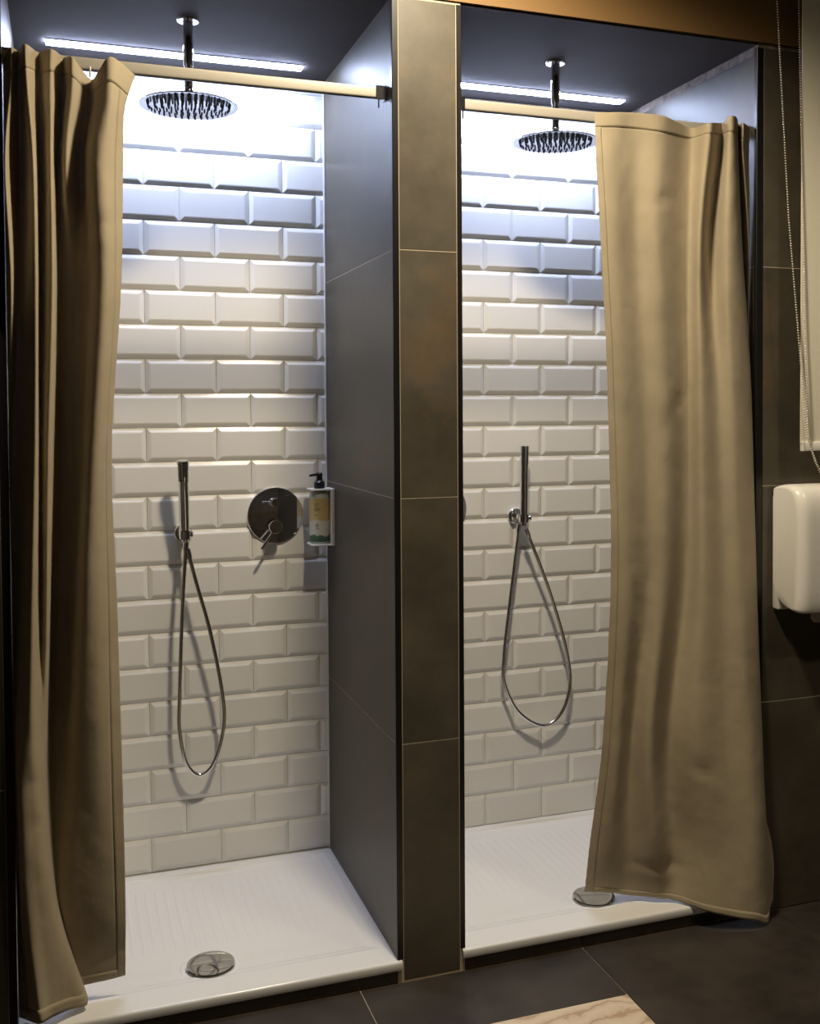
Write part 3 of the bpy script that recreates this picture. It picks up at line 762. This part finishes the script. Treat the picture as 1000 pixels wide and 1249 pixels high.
# ---- paper towel dispenser on the right wall
def dispenser():
    t = thing('paper_towel_dispenser', 'white plastic paper towel dispenser mounted on the right brown wall', 'dispenser', (1.225, 0.0, 0.86))
    W = 0.147
    box('back_plate', -W + 0.004, W - 0.004, -0.030, -0.0005, 0.0, 0.315, M_WHITE, t, 0.006, 2, True)
    # cover: side profile swept across the width with a rounded outline
    prof = [(-0.012, 0.070), (-0.026, 0.040), (-0.050, 0.018), (-0.090, 0.005), (-0.115, 0.004), (-0.125, 0.016), (-0.130, 0.08), (-0.130, 0.22), (-0.126, 0.290), (-0.112, 0.328), (-0.085, 0.345), (-0.04, 0.346), (-0.012, 0.340)]
    sm = catmull([(0, y, z) for y, z in prof], 4)
    bm = bmesh.new(); rings = []
    cyy, czz = -0.055, 0.175
    for k in range(0, 25):
        u = -1 + 2 * k / 24
        x = W * (math.copysign(1 - (1 - abs(u)) ** 2.0, u) if abs(u) > 0.0 else 0)
        # rounding towards the side faces
        d = max(0.0, (abs(x) - (W - 0.028)) / 0.028)
        s_ = 1 - 0.16 * (1 - math.sqrt(max(0, 1 - d * d)))
        rings.append([bm.verts.new((x, -0.012 + (v.y + 0.012) * (1 - (1 - s_) * 1.25), czz + (v.z - czz) * (1 - (1 - s_) * 0.42))) for v in sm])
    for A, B in zip(rings, rings[1:]):
        for i in range(len(A) - 1): bm.faces.new((A[i], A[i + 1], B[i + 1], B[i]))
    bm.faces.new(rings[0]); bm.faces.new(rings[-1])
    c = bm_obj('cover', bm, M_WHITE, t, True, 50)
    lathe('level_window', [(0, 0), (0.021, 0), (0.020, 0.0018), (0, 0.0018)], (-0.062, -0.1295, 0.085), (0, -1, 0), M_GREYPL, c, 32)
    lathe('lock_dot', [(0, 0), (0.004, 0), (0.0035, 0.001), (0, 0.001)], (-0.066, -0.1295, 0.052), (0, -1, 0), M_GREYPL, c, 16)
    # folded paper sheet hanging from the slot
    pts = []
    vs = []; fs = []
    sec = [(-0.070, 0.014), (-0.072, -0.010), (-0.080, -0.028), (-0.098, -0.036)]
    for j in range(9):
        x = -0.075 + 0.15 * j / 8
        for i, (y, z) in enumerate(sec):
            vs.append((x + 0.006 * math.sin(i * 1.7) * (1 if j < 4 else -1), y + 0.004 * math.sin(j * 1.3), z + (0.012 * (1 - j / 3) if (j < 3 and i > 1) else 0) + 0.002 * math.sin(j)))
    for j in range(8):
        for i in range(3):
            a = j * 4 + i; fs.append((a, a + 1, a + 5, a + 4))
    p = mesh_obj('paper_sheet', vs, fs, M_PAPER, t, True)
    s_ = p.modifiers.new('thickness', 'SOLIDIFY'); s_.thickness = 0.001
dispenser()

# ---- roller blind with bead chain
t = thing('roller_blind', 'cream roller blind with metal bead chain at the right edge', 'blind', (1.42, -0.08, 1.30))
box('blind_fabric', -0.308, 0.31, -0.001, 0.001, 0.02, 1.48, M_BLIND, t)
lathe('roller_tube', [(0, -0.335), (0.026, -0.335), (0.026, 0.335), (0, 0.335)], (0, 0.024, 1.48), (1, 0, 0), M_WHITE2, t, 28)
box('bottom_bar', -0.297, 0.312, -0.006, 0.006, -0.002, 0.022, M_WHITE, t, 0.002, 2, True)
box('bar_end_cap', -0.304, -0.297, -0.0065, 0.0065, -0.003, 0.023, M_WHITE2, t, 0.001)
for s_ in (-1, 1):
    bm = bmesh.new()
    bm_box(bm, s_ * 0.335 - 0.002, s_ * 0.335 + 0.002, -0.012, 0.0795, 1.42, 1.535, 0.001)
    bm_obj('wall_bracket', bm, M_WHITE2, t)
bm = bmesh.new()
def beads(bm, pts, step=0.0068, r=0.0026):
    acc = 0.0; last = Vector(pts[0])
    for a, c in zip(pts, pts[1:]):
        a = Vector(a); c = Vector(c); l = (c - a).length; n = max(1, int(l / step))
        for i in range(n):
            p = a + (c - a) * i / n
            m = Matrix.Translation(p)
            bmesh.ops.create_icosphere(bm, subdivisions=1, radius=r, matrix=m)
beads(bm, [(-0.400, -0.004, 1.48), (-0.392, -0.004, 1.19), (-0.352, -0.004, 0.62), (-0.297, -0.012, 0.042), (-0.27, -0.012, -0.03), (-0.236, -0.006, -0.083), (-0.222, -0.004, -0.0895), (-0.12, -0.002, -0.0895)])
beads(bm, [(-0.328, 0.0, 1.48), (-0.319, 0.0, 1.19), (-0.300, -0.008, 0.30), (-0.293, -0.013, 0.03), (-0.262, -0.012, -0.04), (-0.230, -0.010, -0.0845), (-0.215, -0.010, -0.0895), (-0.12, -0.002, -0.0895)])
o = bm_obj('bead_chain', bm, M_BEAD, t, True)
o['kind'] = 'stuff'
bm = bmesh.new(); bm_lathe(bm, [(0, -0.006), (0.03, -0.006), (0.03, 0.006), (0, 0.006)], (-0.362, 0.0, 1.485), (1, 0, 0), 24)
bm_box(bm, -0.366, -0.333, -0.004, 0.004, 1.475, 1.495)
bm_obj('chain_wheel', bm, M_WHITE2, t, True, 40)

# ---- warm downlight on the washroom ceiling plus an added fill lamp (above the frame)
def downlight(x, y, watt, label, size=150):
    t = thing('ceiling_downlight', label, 'lamp', (x, y, 2.85), 'warm downlights on the washroom ceiling')
    lathe('trim_ring', [(0.1, 0.0), (0.118, 0.0), (0.118, -0.004), (0.114, -0.010), (0.102, -0.010), (0.1, -0.002)], (0, 0, 0), (0, 0, 1), M_WHITE2, t, 40)
    lathe('lens', [(0, -0.003), (0.1, -0.003), (0.1, -0.001), (0, -0.001)], (0, 0, 0), (0, 0, 1), M_LENS, t, 32)
    ld = bpy.data.lights.new('downlight_beam', 'SPOT')
    ld.energy = watt; ld.color = SPOT_COLOR; ld.spot_size = math.radians(size); ld.spot_blend = 0.6; ld.shadow_soft_size = 0.095
    lo = link(bpy.data.objects.new('downlight_beam', ld), t)
    lo.location = (0, 0, -0.03)
downlight(0.06, -0.55, SPOT_WATT, 'warm ceiling downlight close to the partition')
downlight(1.3, -1.7, SPOT_WATT * 0.30, 'added warm fill lamp in the right half of the washroom')  # unseen fill lamp, added to brighten the blind and dispenser
